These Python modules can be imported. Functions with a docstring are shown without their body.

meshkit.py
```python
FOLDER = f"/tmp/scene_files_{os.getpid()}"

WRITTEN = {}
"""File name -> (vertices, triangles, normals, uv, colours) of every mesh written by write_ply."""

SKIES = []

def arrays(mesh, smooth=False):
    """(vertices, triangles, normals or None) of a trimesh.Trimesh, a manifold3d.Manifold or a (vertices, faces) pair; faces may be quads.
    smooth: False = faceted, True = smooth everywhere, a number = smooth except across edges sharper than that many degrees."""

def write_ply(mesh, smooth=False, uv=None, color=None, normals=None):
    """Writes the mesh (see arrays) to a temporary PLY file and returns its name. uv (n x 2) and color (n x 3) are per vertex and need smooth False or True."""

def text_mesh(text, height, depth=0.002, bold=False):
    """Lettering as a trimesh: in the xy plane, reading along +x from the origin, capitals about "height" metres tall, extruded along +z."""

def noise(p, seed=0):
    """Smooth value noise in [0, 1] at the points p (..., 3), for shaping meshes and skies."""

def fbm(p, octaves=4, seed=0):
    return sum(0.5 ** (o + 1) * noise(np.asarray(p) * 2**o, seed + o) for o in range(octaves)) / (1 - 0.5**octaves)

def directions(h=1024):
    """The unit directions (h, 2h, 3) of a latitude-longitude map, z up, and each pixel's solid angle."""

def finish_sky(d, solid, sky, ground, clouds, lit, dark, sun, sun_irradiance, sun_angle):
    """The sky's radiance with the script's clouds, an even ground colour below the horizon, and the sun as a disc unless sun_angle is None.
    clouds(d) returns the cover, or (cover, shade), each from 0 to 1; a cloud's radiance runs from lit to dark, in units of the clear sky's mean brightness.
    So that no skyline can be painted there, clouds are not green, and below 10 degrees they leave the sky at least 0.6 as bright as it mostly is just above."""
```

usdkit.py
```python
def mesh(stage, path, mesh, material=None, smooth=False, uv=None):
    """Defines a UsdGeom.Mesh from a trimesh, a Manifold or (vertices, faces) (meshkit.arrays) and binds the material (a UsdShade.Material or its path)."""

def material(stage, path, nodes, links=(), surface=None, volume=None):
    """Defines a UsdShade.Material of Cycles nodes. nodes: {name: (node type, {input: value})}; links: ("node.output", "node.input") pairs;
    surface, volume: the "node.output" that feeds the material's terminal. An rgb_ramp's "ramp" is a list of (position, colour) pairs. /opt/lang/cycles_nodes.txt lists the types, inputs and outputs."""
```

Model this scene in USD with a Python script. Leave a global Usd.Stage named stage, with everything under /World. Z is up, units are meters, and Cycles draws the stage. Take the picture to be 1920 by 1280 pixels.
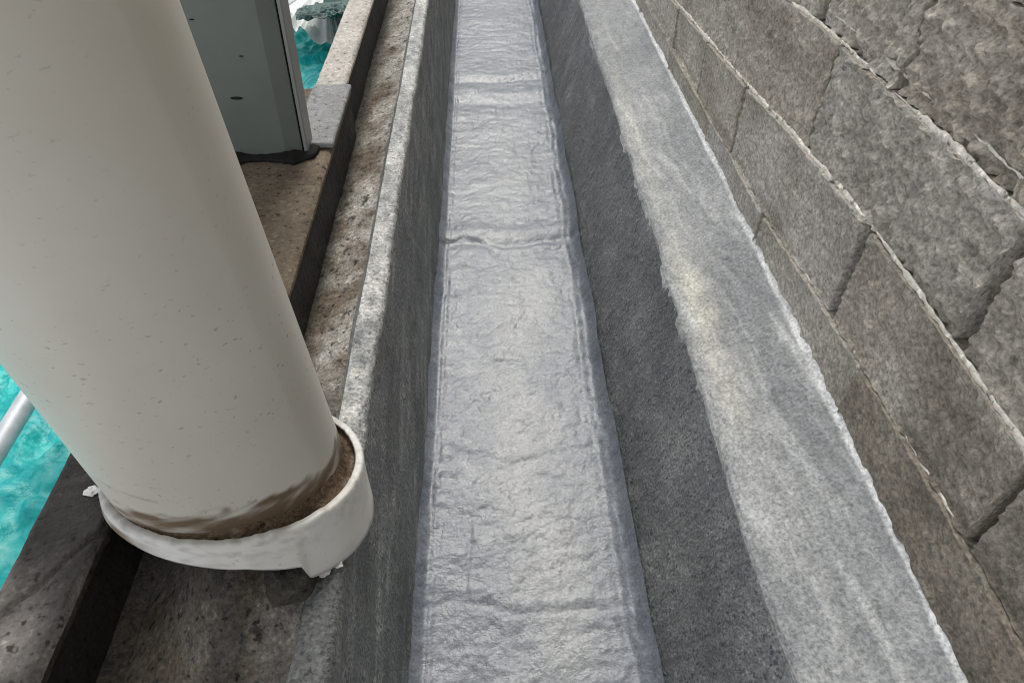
import math, random
import numpy as np, trimesh, usdkit, meshkit
from pxr import Usd, UsdGeom, UsdLux, UsdShade, Gf, Sdf, Vt
stage = Usd.Stage.CreateInMemory()
UsdGeom.SetStageUpAxis(stage, UsdGeom.Tokens.z); UsdGeom.SetStageMetersPerUnit(stage, 1.0)
world = UsdGeom.Xform.Define(stage, '/World'); stage.SetDefaultPrim(world.GetPrim())
UsdGeom.Scope.Define(stage, '/World/Looks')
rng = np.random.default_rng(7); random.seed(7)

# ------------------------------------------------------------------ camera, sky, sun, exposure
CAM_H = 0.62                                   # metres above the gutter floor (z = 0)
PITCH, YAW = math.radians(43.93), math.radians(2.02)
cam = UsdGeom.Camera.Define(stage, '/World/camera')
fw = Gf.Vec3d(math.sin(YAW)*math.cos(PITCH), math.cos(YAW)*math.cos(PITCH), -math.sin(PITCH))
rt = Gf.Vec3d(math.cos(YAW), -math.sin(YAW), 0); up = Gf.Cross(rt, fw)
cam.AddTransformOp().Set(Gf.Matrix4d(rt[0], rt[1], rt[2], 0, up[0], up[1], up[2], 0, -fw[0], -fw[1], -fw[2], 0, 0, 0, CAM_H, 1))
cam.CreateHorizontalApertureAttr(36.0); cam.CreateVerticalApertureAttr(36.0*682/1024)
cam.CreateFocalLengthAttr(36.0*1310/1920); cam.CreateClippingRangeAttr(Gf.Vec2f(0.01, 2000))
cam.CreateExposureAttr(1.0)

SUN_AZ, SUN_EL = math.radians(1), math.radians(50)
sd = Gf.Vec3d(math.sin(SUN_AZ)*math.cos(SUN_EL), math.cos(SUN_AZ)*math.cos(SUN_EL), math.sin(SUN_EL))
SKY_STRENGTH = 0.075
sky_mat = usdkit.material(stage, '/World/Looks/sky_mat', {
    'sky': ('sky_texture', {'sky_type': 'single_scattering', 'sun_disc': False, 'sun_elevation': SUN_EL, 'sun_rotation': SUN_AZ}),
    'tc': ('texture_coordinate', {}),
    'n': ('noise_texture', {'scale': 2.2, 'detail': 5.0, 'roughness': 0.6}),
    'mr': ('map_range', {'from_min': 0.25, 'from_max': 0.75, 'to_min': 0.62, 'to_max': 0.95, 'clamp': True}),
    'cl': ('rgb_ramp', {'ramp': [(0.25, (5.2, 5.5, 6.0)), (0.8, (8.4, 8.5, 8.6))]}),
    'mx': ('mix', {}),
    'bg': ('background_shader', {'strength': SKY_STRENGTH})},
    [('tc.generated', 'n.vector'), ('n.fac', 'mr.value'), ('n.fac', 'cl.fac'), ('mr.result', 'mx.fac'), ('sky.color', 'mx.color1'), ('cl.color', 'mx.color2'), ('mx.color', 'bg.color')],
    surface='bg.background')
dome = UsdLux.DomeLight.Define(stage, '/World/sky'); dome.GetPrim().SetCustomDataByKey('kind', 'structure')
UsdShade.MaterialBindingAPI.Apply(dome.GetPrim()).Bind(sky_mat)
sun = UsdLux.DistantLight.Define(stage, '/World/sun')
sun.CreateNormalizeAttr(True); sun.CreateIntensityAttr(0.4); sun.CreateAngleAttr(20.0); sun.CreateColorAttr(Gf.Vec3f(1.0, 0.965, 0.91))
zax = sd; xax = Gf.Cross(Gf.Vec3d(0, 0, 1), zax).GetNormalized(); yax = Gf.Cross(zax, xax)
sun.AddTransformOp().Set(Gf.Matrix4d(*xax, 0, *yax, 0, *zax, 0, 0, 0, 0, 1))

# ------------------------------------------------------------------ helpers
used = {}
def numbered(parent, name):
    k = used.setdefault((parent, name), 0); used[(parent, name)] += 1
    return name if k == 0 else f'{name}_{k:03d}'
def thing(name, label=None, cat=None, loc=(0, 0, 0), group=None, kind=None):
    x = UsdGeom.Xform.Define(stage, '/World/' + numbered('/World', name)); x.AddTranslateOp().Set(Gf.Vec3d(*map(float, loc)))
    return tag(x.GetPrim(), label, cat, group, kind)
def tag(p, label=None, cat=None, group=None, kind=None):
    for k, v in (('label', label), ('category', cat), ('group', group), ('kind', kind)):
        if v: p.SetCustomDataByKey(k, v)
    return p
def obj(name, mesh, m, parent=None, smooth=False, attrs=None):
    """One Mesh prim. Vertices are in world metres; a parent's translation is taken off."""
    base = parent.GetPath().pathString if parent else '/World'
    v, f, n = meshkit.arrays(mesh, smooth)
    off = np.zeros(3); q = parent
    while q and q.GetPath().pathString != '/World':
        if q.IsA(UsdGeom.Xform): off += np.array(UsdGeom.Xformable(q).GetLocalTransformation().ExtractTranslation())
        q = q.GetParent()
    me = usdkit.mesh(stage, base + '/' + numbered(base, name), (v - off, f), m)
    if n is not None:
        me.CreateNormalsAttr(Vt.Vec3fArray.FromNumpy(n.astype(np.float32))); me.SetNormalsInterpolation('vertex')
    for k, a in (attrs or {}).items():
        a = np.asarray(a, np.float32)
        if len(a) < len(v): a = np.concatenate([a, np.full(len(v)-len(a), a.mean() if len(a) else 0, np.float32)])
        UsdGeom.PrimvarsAPI(me).CreatePrimvar(k, Sdf.ValueTypeNames.FloatArray, 'vertex').Set(Vt.FloatArray.FromNumpy(a))
    return me.GetPrim()
def fbm(p, scale, octaves=3, seed=0):
    """Signed noise in about [-1, 1]; scale is wavelength(s) in metres."""
    return (meshkit.fbm(np.asarray(p) / np.asarray(scale, float) + 31.7, octaves, seed) - 0.5) * 2
def grid_faces(ny, nx, o=0):
    i = np.arange(ny-1)[:, None]*nx + np.arange(nx-1)[None] + o
    a, b, c, d = i, i+1, i+nx+1, i+nx
    return np.concatenate([np.stack([a, b, c], -1).reshape(-1, 3), np.stack([a, c, d], -1).reshape(-1, 3)])
def slab(P, depth_vec):
    """Closed solid from a displaced front grid P (ny, nx, 3): front, a flat back shifted by depth_vec, four skirts with their own vertices so that the front keeps its own normals."""
    ny, nx = P.shape[:2]; D = np.asarray(depth_vec, float)
    V = [P.reshape(-1, 3)]; F = [grid_faces(ny, nx)]; o = ny*nx
    rim = np.concatenate([P[0, :], P[1:, -1], P[-1, -2::-1], P[-2:0:-1, 0]])
    m = len(rim)
    V += [rim, rim + D, (rim + D).copy(), (rim+D).mean(0)[None]]
    i = np.arange(m); j = (i+1) % m
    F += [np.stack([i+o, j+o+m, j+o], 1), np.stack([i+o, i+o+m, j+o+m], 1)]
    F += [np.stack([i+o+2*m, np.full(m, o+3*m), j+o+2*m], 1)]
    V = np.concatenate(V); F = np.concatenate(F)
    # orient the front away from depth_vec
    n = np.cross(P[0, 1]-P[0, 0], P[1, 0]-P[0, 0])
    n = np.cross(P[:-1, 1:]-P[:-1, :-1], P[1:, :-1]-P[:-1, :-1]).reshape(-1, 3).sum(0)
    if n @ D > 0: F = F[:, ::-1]
    return V, F
def ygrid(y0, y1, k=1.0):
    ys, y = [y0], y0
    while y < y1:
        s = 0.02 if y < 0.1 else (0.0019 + 0.0021*max(0, y-0.2) if y < 2.2 else 0.03)
        y += s*k; ys.append(y)
    return np.array(ys)
def resample(pts, n):
    """n points along a polyline, even in length."""
    pts = np.asarray(pts, float); L = np.r_[0, np.cumsum(np.linalg.norm(np.diff(pts, axis=0), axis=1))]
    t = np.linspace(0, L[-1], n)
    return np.stack([np.interp(t, L, pts[:, k]) for k in range(pts.shape[1])], 1), t/L[-1]
def grid_normals(P):
    a = np.gradient(P, axis=1); b = np.gradient(P, axis=0); n = np.cross(a, b)
    return n/np.maximum(np.linalg.norm(n, axis=-1, keepdims=True), 1e-12)
def box(x0, x1, y0, y1, z0, z1, ch=0.004, seed=None, amp=0.0):
    import manifold3d as m3
    c = m3.Manifold.cube((x1-x0-2*ch, y1-y0-2*ch, z1-z0-2*ch)).translate((x0+ch, y0+ch, z0+ch))
    pts = []
    for sx, sy, sz in np.ndindex(2, 2, 2):
        X, Y, Z = (x0, x1)[sx], (y0, y1)[sy], (z0, z1)[sz]
        dx, dy, dz = (ch, -ch)[sx], (ch, -ch)[sy], (ch, -ch)[sz]
        pts += [(X, Y+dy, Z+dz), (X+dx, Y, Z+dz), (X+dx, Y+dy, Z)]
    h = m3.Manifold.hull_points(np.array(pts))
    if amp:
        h = h.refine_to_length(0.008 if (y1-y0) < 1.5 else 0.02)
        m = h.to_mesh(); v = np.array(m.vert_properties[:, :3], float)
        v = v + np.stack([fbm(v, .03, 3, seed+k) for k in range(3)], 1)*amp + np.stack([fbm(v, .2, 2, seed+9+k) for k in range(3)], 1)*amp*1.2
        return v, np.array(m.tri_verts)
    return h
def tube(p0, p1, r, n=24, cap=True):
    p0, p1 = np.asarray(p0, float), np.asarray(p1, float)
    return trimesh.creation.cylinder(r, segment=[p0, p1], sections=n)

# ------------------------------------------------------------------ materials
def concrete(name, c1, c2, scale=18, stretch=(1, 1, 1), rough=(0.7, 0.9), spec=0.4, bump=0.35, grit=450, grit_bump=0.25,
             attr=None, attr_col=None, spots=None, spot_scale=60, spot_thr=0.12, spec_noise=True, pits=0.75, pit_scale=170, pit_bump=0.5, attr2=None, attr2_col=None, fleck=0.5):
    """Cement-like surface: two tones in clouds, fine grain, pits, optional stain masks read from the mesh."""
    nd = {
        'g': ('geometry', {}),
        'mp': ('mapping', {'scale': tuple(float(s) for s in stretch)}),
        'n1': ('noise_texture', {'scale': float(scale), 'detail': 6.0, 'roughness': 0.62}),
        'r1': ('rgb_ramp', {'ramp': [(0.3, c1), (0.7, c2)]}),
        'n2': ('noise_texture', {'scale': float(grit), 'detail': 3.0, 'roughness': 0.7}),
        'mr2': ('map_range', {'from_min': 0.3, 'from_max': 0.7, 'to_min': 1-fleck*0.55, 'to_max': 1+fleck*0.55, 'clamp': True}),
        'mul': ('mix', {'mix_type': 'multiply', 'fac': 1.0}),
        'n3': ('noise_texture', {'scale': float(scale)*6, 'detail': 5.0, 'roughness': 0.65}),
        'mr3': ('map_range', {'from_min': 0.3, 'from_max': 0.7, 'to_min': 0.8, 'to_max': 1.2, 'clamp': True}),
        'mul3': ('mix', {'mix_type': 'multiply', 'fac': 1.0}),
        'rr': ('map_range', {'from_min': 0.3, 'from_max': 0.7, 'to_min': rough[0], 'to_max': rough[1], 'clamp': True}),
        'b1': ('bump', {'strength': float(bump), 'distance': 0.004}),
        'b2': ('bump', {'strength': float(grit_bump), 'distance': 0.0012}),
        'p': ('principled_bsdf', {'specular_ior_level': float(spec)}),
    }
    ln = [('g.position', 'mp.vector'), ('mp.vector', 'n1.vector'), ('mp.vector', 'n3.vector'), ('g.position', 'n2.vector'), ('n1.fac', 'r1.fac'), ('n2.fac', 'mr2.value'),
          ('n3.fac', 'mr3.value'), ('n3.fac', 'rr.value'), ('rr.result', 'p.roughness'), ('n3.fac', 'b1.height'), ('n2.fac', 'b2.height'), ('b1.normal', 'b2.normal'), ('b2.normal', 'p.normal')]
    src = 'r1.color'
    for k, (at, col) in enumerate(((attr, attr_col), (attr2, attr2_col))):
        if at:
            nd[f'at{k}'] = ('attribute', {'attribute': at}); nd[f'ma{k}'] = ('mix', {'color2': col})
            ln += [(f'at{k}.fac', f'ma{k}.fac'), (src, f'ma{k}.color1')]; src = f'ma{k}.color'
    ln += [(src, 'mul.color1'), ('mr2.result', 'mul.color2'), ('mul.color', 'mul3.color1'), ('mr3.result', 'mul3.color2')]
    src = 'mul3.color'
    if spots:
        nd['vs'] = ('noise_texture', {'scale': float(spot_scale), 'detail': 4.0, 'roughness': 0.7})
        nd['sr'] = ('map_range', {'from_min': 0.5+spot_thr, 'from_max': 0.5+spot_thr+0.06, 'to_min': 0.0, 'to_max': 0.9, 'clamp': True})
        nd['ms'] = ('mix', {'color2': spots})
        ln += [('mp.vector', 'vs.vector'), ('vs.fac', 'sr.value'), ('sr.result', 'ms.fac'), (src, 'ms.color1')]; src = 'ms.color'
    if pits:
        nd['np'] = ('noise_texture', {'scale': float(pit_scale), 'detail': 2.0, 'roughness': 0.55})
        nd['pr'] = ('rgb_ramp', {'ramp': [(0.30, (1-pits,)*3), (0.40, (1.0,)*3), (0.60, (1.0,)*3), (0.70, (1+pits*.7,)*3)]})
        nd['pm'] = ('mix', {'mix_type': 'multiply', 'fac': 1.0})
        nd['b3'] = ('bump', {'strength': float(pit_bump), 'distance': 0.0022})
        ln += [('g.position', 'np.vector'), ('np.fac', 'pr.fac'), (src, 'pm.color1'), ('pr.color', 'pm.color2'), ('np.fac', 'b3.height'), ('b2.normal', 'b3.normal')]
        ln = [x for x in ln if x[1] != 'p.normal'] + [('b3.normal', 'p.normal')]; src = 'pm.color'
    ln += [(src, 'p.base_color')]
    return usdkit.material(stage, '/World/Looks/' + name, nd, ln, surface='p.BSDF')
def plain(name, col, rough=0.5, metallic=0.0, noise=0.12, scale=12, spec=0.5, bump=0.05):
    nd = {'g': ('geometry', {}), 'n': ('noise_texture', {'scale': float(scale), 'detail': 5.0, 'roughness': 0.6}),
          'r': ('rgb_ramp', {'ramp': [(0.3, tuple(c*(1-noise) for c in col)), (0.7, tuple(c*(1+noise) for c in col))]}),
          'b': ('bump', {'strength': float(bump), 'distance': 0.003}),
          'p': ('principled_bsdf', {'roughness': rough, 'metallic': metallic, 'specular_ior_level': spec})}
    return usdkit.material(stage, '/World/Looks/' + name, nd, [('g.position', 'n.vector'), ('n.fac', 'r.fac'), ('r.color', 'p.base_color'), ('n.fac', 'b.height'), ('b.normal', 'p.normal')], surface='p.BSDF')

M = {}
M['floor'] = concrete('gutter_coating', (0.115, 0.133, 0.163), (0.205, 0.221, 0.245), scale=9, stretch=(1.0, 1.2, 1), rough=(0.27, 0.48), spec=0.6, bump=0.4, grit=340, grit_bump=0.5, spots=(0.07, 0.07, 0.07), spot_scale=110, spot_thr=0.205, attr='worn', attr_col=(0.35, 0.35, 0.34), fleck=0.6, pits=0.2, pit_scale=120, pit_bump=0.12)
M['wall_render'] = concrete('dark_render', (0.125, 0.133, 0.134), (0.21, 0.217, 0.212), scale=14, stretch=(1, 1.2, 0.5), rough=(0.5, 0.75), spec=0.4, bump=0.7, grit=380, grit_bump=0.8, attr='worn', attr_col=(0.56, 0.55, 0.52), attr2='soil', attr2_col=(0.075, 0.077, 0.074), fleck=0.9, pits=0.42, pit_scale=190)
M['curb'] = concrete('pale_flaunching', (0.255, 0.26, 0.26), (0.43, 0.43, 0.42), scale=18, stretch=(1.0, 0.4, 1), rough=(0.6, 0.85), spec=0.35, bump=0.8, grit=360, grit_bump=0.9, attr='worn', attr_col=(0.68, 0.655, 0.56), attr2='white', attr2_col=(0.82, 0.81, 0.78), fleck=0.7, pits=0.2, pit_scale=210)
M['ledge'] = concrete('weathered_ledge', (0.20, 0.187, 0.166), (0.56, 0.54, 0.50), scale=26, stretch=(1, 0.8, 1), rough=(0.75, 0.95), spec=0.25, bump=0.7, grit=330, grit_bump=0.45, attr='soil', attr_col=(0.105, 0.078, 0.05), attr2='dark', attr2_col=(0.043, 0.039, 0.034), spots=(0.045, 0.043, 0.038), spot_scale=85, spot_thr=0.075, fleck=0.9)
M['coping_top'] = concrete('weathered_coping', (0.36, 0.33, 0.295), (0.50, 0.465, 0.42), scale=20, rough=(0.75, 0.95), spec=0.25, bump=0.5, grit=330, grit_bump=0.4, fleck=0.4)
M['coping_dark'] = concrete('dark_dirty_coping', (0.02, 0.0175, 0.015), (0.048, 0.042, 0.036), scale=22, rough=(0.6, 0.85), spec=0.3, bump=0.5, grit=330, grit_bump=0.4, attr='worn', attr_col=(0.30, 0.265, 0.235), fleck=0.5)
M['coping_face'] = concrete('black_stained_face', (0.018, 0.017, 0.016), (0.04, 0.037, 0.033), scale=16, rough=(0.65, 0.9), spec=0.25, bump=0.4, grit=300, grit_bump=0.3, fleck=0.4)
M['pier_top'] = concrete('brown_pier_top', (0.095, 0.074, 0.05), (0.175, 0.14, 0.10), scale=22, rough=(0.75, 0.95), spec=0.25, bump=0.5, grit=330, grit_bump=0.4, spots=(0.06, 0.05, 0.04), spot_scale=70, spot_thr=0.14, fleck=0.5)
M['skim'] = concrete('grey_mortar_skim', (0.20, 0.20, 0.202), (0.29, 0.29, 0.288), scale=25, rough=(0.7, 0.9), spec=0.3, bump=0.4, fleck=0.3)
BR = []
for k, (a, b) in enumerate((((0.35, 0.313, 0.262), (0.53, 0.48, 0.41)), ((0.335, 0.292, 0.24), (0.51, 0.455, 0.382)), ((0.36, 0.328, 0.283), (0.54, 0.50, 0.44)), ((0.25, 0.21, 0.165), (0.38, 0.33, 0.265)))):
    BR.append(concrete(f'rough_brick_tone_{"abcd"[k]}', a, b, scale=20, stretch=(1, 0.8, 1), rough=(0.75, 0.95), spec=0.25, bump=0.9, grit=330, grit_bump=0.9, attr='worn', attr_col=(0.66, 0.63, 0.58), attr2='soil', attr2_col=(0.17, 0.145, 0.115), fleck=0.85, pits=0.26, pit_scale=190))
M['mortar'] = concrete('grey_mortar', (0.10, 0.09, 0.078), (0.2, 0.185, 0.165), scale=30, rough=(0.8, 0.95), spec=0.2, bump=0.5, fleck=0.4)
M['mortar_white'] = concrete('white_mortar', (0.62, 0.575, 0.50), (0.86, 0.81, 0.73), scale=30, rough=(0.75, 0.95), spec=0.25, bump=0.5, fleck=0.3)
M['dirt'] = concrete('brown_sealant', (0.075, 0.048, 0.028), (0.16, 0.11, 0.07), scale=40, rough=(0.7, 0.95), spec=0.25, bump=0.8, grit=400, grit_bump=0.5, attr='worn', attr_col=(0.5, 0.46, 0.38), fleck=0.7)
M['mortar_dark'] = concrete('dark_mortar_bed', (0.035, 0.031, 0.025), (0.085, 0.075, 0.06), scale=40, rough=(0.7, 0.95), spec=0.25, bump=0.8, fleck=0.5)
M['post'] = plain('grey_green_paint', (0.12, 0.134, 0.118), rough=0.45, noise=0.14, scale=9, bump=0.03)
M['post_lit_side'] = plain('lit_post_side_tone', (0.21, 0.21, 0.2), rough=0.45, noise=0.1, scale=14, bump=0.03)  # post paint made lighter, light on its side face put into the colour
M['black'] = plain('black_sealant', (0.016, 0.015, 0.014), spec=0.15, rough=0.9, noise=0.3, scale=60, bump=0.3)
M['gal'] = plain('galvanised_tube', (0.42, 0.44, 0.45), rough=0.55, metallic=0.3, noise=0.15, scale=30)
M['ground'] = concrete('yard_concrete', (0.4, 0.39, 0.37), (0.5, 0.49, 0.47), scale=0.6, bump=0.1, grit=20, grit_bump=0.1, fleck=0.2)
M['facade'] = concrete('facade_render', (0.4, 0.39, 0.37), (0.5, 0.49, 0.47), scale=3, bump=0.2, grit=120, grit_bump=0.2, fleck=0.2)
M['chip'] = plain('plaster_white', (0.72, 0.70, 0.65), rough=0.85, noise=0.1, scale=200, bump=0.3)

def pvc(name, base, rough):
    nd = {'g': ('geometry', {}), 'mp': ('mapping', {'scale': (0.8, 0.8, 1.6)}),
          'n': ('noise_texture', {'scale': 5.0, 'detail': 6.0, 'roughness': 0.6}),
          'r': ('rgb_ramp', {'ramp': [(0.3, tuple(c*k for c, k in zip(base, (0.93, 0.89, 0.83)))), (0.7, tuple(c*1.06 for c in base))]}),
          'v': ('noise_texture', {'scale': 280.0, 'detail': 2.5, 'roughness': 0.6}),
          'd': ('map_range', {'from_min': 0.655, 'from_max': 0.70, 'to_min': 0.0, 'to_max': 1.0, 'clamp': True}),
          'n2': ('noise_texture', {'scale': 7.0, 'detail': 3.0}),
          'nz': ('noise_texture', {'scale': 90.0, 'detail': 2.0}),
          'z': ('attribute', {'attribute': 'speck'}),
          'mk': ('map_range', {'from_min': 0.36, 'from_max': 0.62, 'to_min': 0.0, 'to_max': 0.9, 'clamp': True}),
          'k1': ('math', {'math_type': 'multiply'}), 'k2': ('math', {'math_type': 'multiply'}),
          'mx': ('mix', {'color2': (0.10, 0.085, 0.065)}),
          'dz': ('attribute', {'attribute': 'soil'}), 'mz': ('mix', {'color2': (0.11, 0.075, 0.045)}),
          'b': ('bump', {'strength': 0.06, 'distance': 0.002}),
          'p': ('principled_bsdf', {'roughness': rough, 'specular_ior_level': 0.45})}
    ln = [('g.position', 'n.vector'), ('n.fac', 'r.fac'), ('g.position', 'mp.vector'), ('mp.vector', 'v.vector'), ('v.fac', 'd.value'), ('g.position', 'n2.vector'), ('n2.fac', 'mk.value'),
          ('d.result', 'k1.value1'), ('mk.result', 'k1.value2'), ('k1.value', 'k2.value1'), ('z.fac', 'k2.value2'), ('k2.value', 'mx.fac'), ('r.color', 'mx.color1'),
          ('dz.fac', 'mz.fac'), ('mx.color', 'mz.color1'), ('mz.color', 'p.base_color'), ('g.position', 'nz.vector'), ('nz.fac', 'b.height'), ('b.normal', 'p.normal')]
    return usdkit.material(stage, '/World/Looks/' + name, nd, ln, surface='p.BSDF')
M['pvc'] = pvc('grey_pvc', (0.50, 0.475, 0.425), 0.42)
M['pvc_collar'] = pvc('grey_pvc_collar', (0.60, 0.59, 0.56), 0.45)

def cloth(name, c1, c2, scale, trans=0.35):
    nd = {'g': ('geometry', {}), 'n': ('noise_texture', {'scale': float(scale), 'detail': 5.0, 'roughness': 0.6, 'distortion': 0.6}),
          'r': ('rgb_ramp', {'ramp': [(0.38, c1), (0.62, c2)]}), 'w': ('noise_texture', {'scale': 300.0, 'detail': 2.0}),
          'b': ('bump', {'strength': 0.3, 'distance': 0.004}),
          'p': ('principled_bsdf', {'roughness': 0.55, 'specular_ior_level': 0.4}), 't': ('translucent_bsdf', {}), 'm': ('mix_closure', {'fac': trans})}
    return usdkit.material(stage, '/World/Looks/' + name, nd, [('g.position', 'n.vector'), ('g.position', 'w.vector'), ('w.fac', 'b.height'), ('b.normal', 'p.normal'), ('n.fac', 'r.fac'), ('r.color', 'p.base_color'), ('r.color', 't.color'), ('p.BSDF', 'm.closure1'), ('t.BSDF', 'm.closure2')], surface='m.closure')
M['net'] = usdkit.material(stage, '/World/Looks/teal_net_cloth', {
    'g': ('geometry', {}), 'w': ('noise_texture', {'scale': 5.0, 'detail': 3.0}), 'wm': ('mix', {'mix_type': 'linear_light', 'fac': 0.32}),
    'v': ('voronoi_texture', {'scale': 8.0, 'feature': 'distance_to_edge'}), 'n': ('noise_texture', {'scale': 3.5, 'detail': 4.0}),
    'r': ('rgb_ramp', {'ramp': [(0.0, (0.0, 0.43, 0.42)), (0.10, (0.02, 0.52, 0.50)), (0.3, (0.12, 0.62, 0.58)), (0.7, (0.40, 0.78, 0.72))]}),
    'r2': ('rgb_ramp', {'ramp': [(0.35, (0.7, 0.8, 0.82)), (0.65, (1.15, 1.1, 1.08))]}), 'm2': ('mix', {'mix_type': 'multiply', 'fac': 1.0}),
    'f': ('noise_texture', {'scale': 60.0, 'detail': 3.0}), 'b': ('bump', {'strength': 0.5, 'distance': 0.01}),
    'p': ('principled_bsdf', {'roughness': 0.45}), 't': ('translucent_bsdf', {}), 'm': ('mix_closure', {'fac': 0.3})},
    [('g.position', 'w.vector'), ('g.position', 'wm.color1'), ('w.color', 'wm.color2'), ('wm.color', 'v.vector'), ('v.distance', 'r.fac'), ('g.position', 'n.vector'), ('n.fac', 'r2.fac'), ('r.color', 'm2.color1'), ('r2.color', 'm2.color2'),
     ('g.position', 'f.vector'), ('f.fac', 'b.height'), ('b.normal', 'p.normal'), ('m2.color', 'p.base_color'), ('m2.color', 't.color'), ('p.BSDF', 'm.closure1'), ('t.BSDF', 'm.closure2')], surface='m.closure')
M['net_dark'] = cloth('dark_green_net_cloth', (0.02, 0.05, 0.045), (0.05, 0.13, 0.11), 9, 0.15)
M['sheet'] = cloth('white_sheet_cloth', (0.72, 0.73, 0.71), (0.85, 0.85, 0.84), 5, 0.2)

# ------------------------------------------------------------------ ground and the wall the gutter crowns
g = box(-300, 300, -300, 300, -6.5, -6.0, 0.05); obj('ground', g, M['ground']); tag(stage.GetPrimAtPath('/World/ground'), kind='structure')
fac = thing('building_wall', 'pale rendered outer wall below the gutter and its coping', 'wall')
obj('wall_face', box(-0.282, 0.55, -1.2, 0.818, -6, -0.03, 0.005), M['facade'], fac)
obj('wall_face', box(-0.203, 0.55, 0.8182, 5.2, -6, -0.03, 0.005), M['facade'], fac)

# ------------------------------------------------------------------ the gutter
gut = thing('concrete_gutter', 'grey cement-coated box gutter running between the brick wall and the dark coping', 'gutter')
Y = ygrid(-0.6, 5.0)
def edge(y, s, amp, seed): return fbm(np.stack([y*0, y, y*0], 1), s, 3, seed)*amp
# floor
nx = 118
u = np.linspace(0, 1, nx)
xl = -0.083 + edge(Y, 0.25, 0.002, 1); xr = 0.131 + edge(Y, 0.13, 0.006, 2)
X = xl[:, None] + (xr-xl)[:, None]*u[None]; YY = np.repeat(Y[:, None], nx, 1)
pt = np.stack([X, YY, X*0], -1)
z = fbm(pt, .11, 3, 11)*0.0030 + fbm(pt, (.035, .02, 1), 3, 12)*0.0013 + fbm(pt, (.015, .011, 1), 3, 13)*0.0010 + fbm(pt, (.006, .005, 1), 2, 14)*0.0006 + fbm(pt, (.03, .005, 1), 2, 18)*0.0006*np.clip(.5+2*fbm(pt, .1, 2, 19), 0, 1) + fbm(pt, (.005, .04, 1), 2, 20)*0.0005*np.clip(.3+2*fbm(pt, .09, 2, 22), 0, 1) - 0.0007*np.clip(np.abs(fbm(pt, (.02, .016, 1), 2, 16))*-6+.9, 0, 1)*np.clip(fbm(pt, .06, 2, 17)*2+.3, 0, 1)
wob = fbm(pt, (.06, 9, 1), 3, 15)
def ridge(y0, w, h, drop, slope=0.0, wb=0.02):
    t = (YY - (y0 + wob*wb + slope*(X-0.02)))/w
    return h*np.exp(-t*t) - drop*np.exp(-((t+1.6)/0.5)**2)
z += ridge(0.885, 0.018, 0.0032, 0.0022, 0.05) + ridge(0.855, 0.006, 0.0010, 0.0006, -0.12, 0.05) + ridge(1.37, 0.03, 0.003, 0.002) + ridge(1.46, 0.02, 0.0016, 0.002, 0.1)
z += ridge(0.303, 0.007, 0.0006, 0.0009, -0.04, 0.02) + ridge(0.475, 0.007, 0.0004, 0.0005, 0.10, 0.03) + ridge(0.62, 0.007, 0.0006, 0.0003, -0.08, 0.03)
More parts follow.
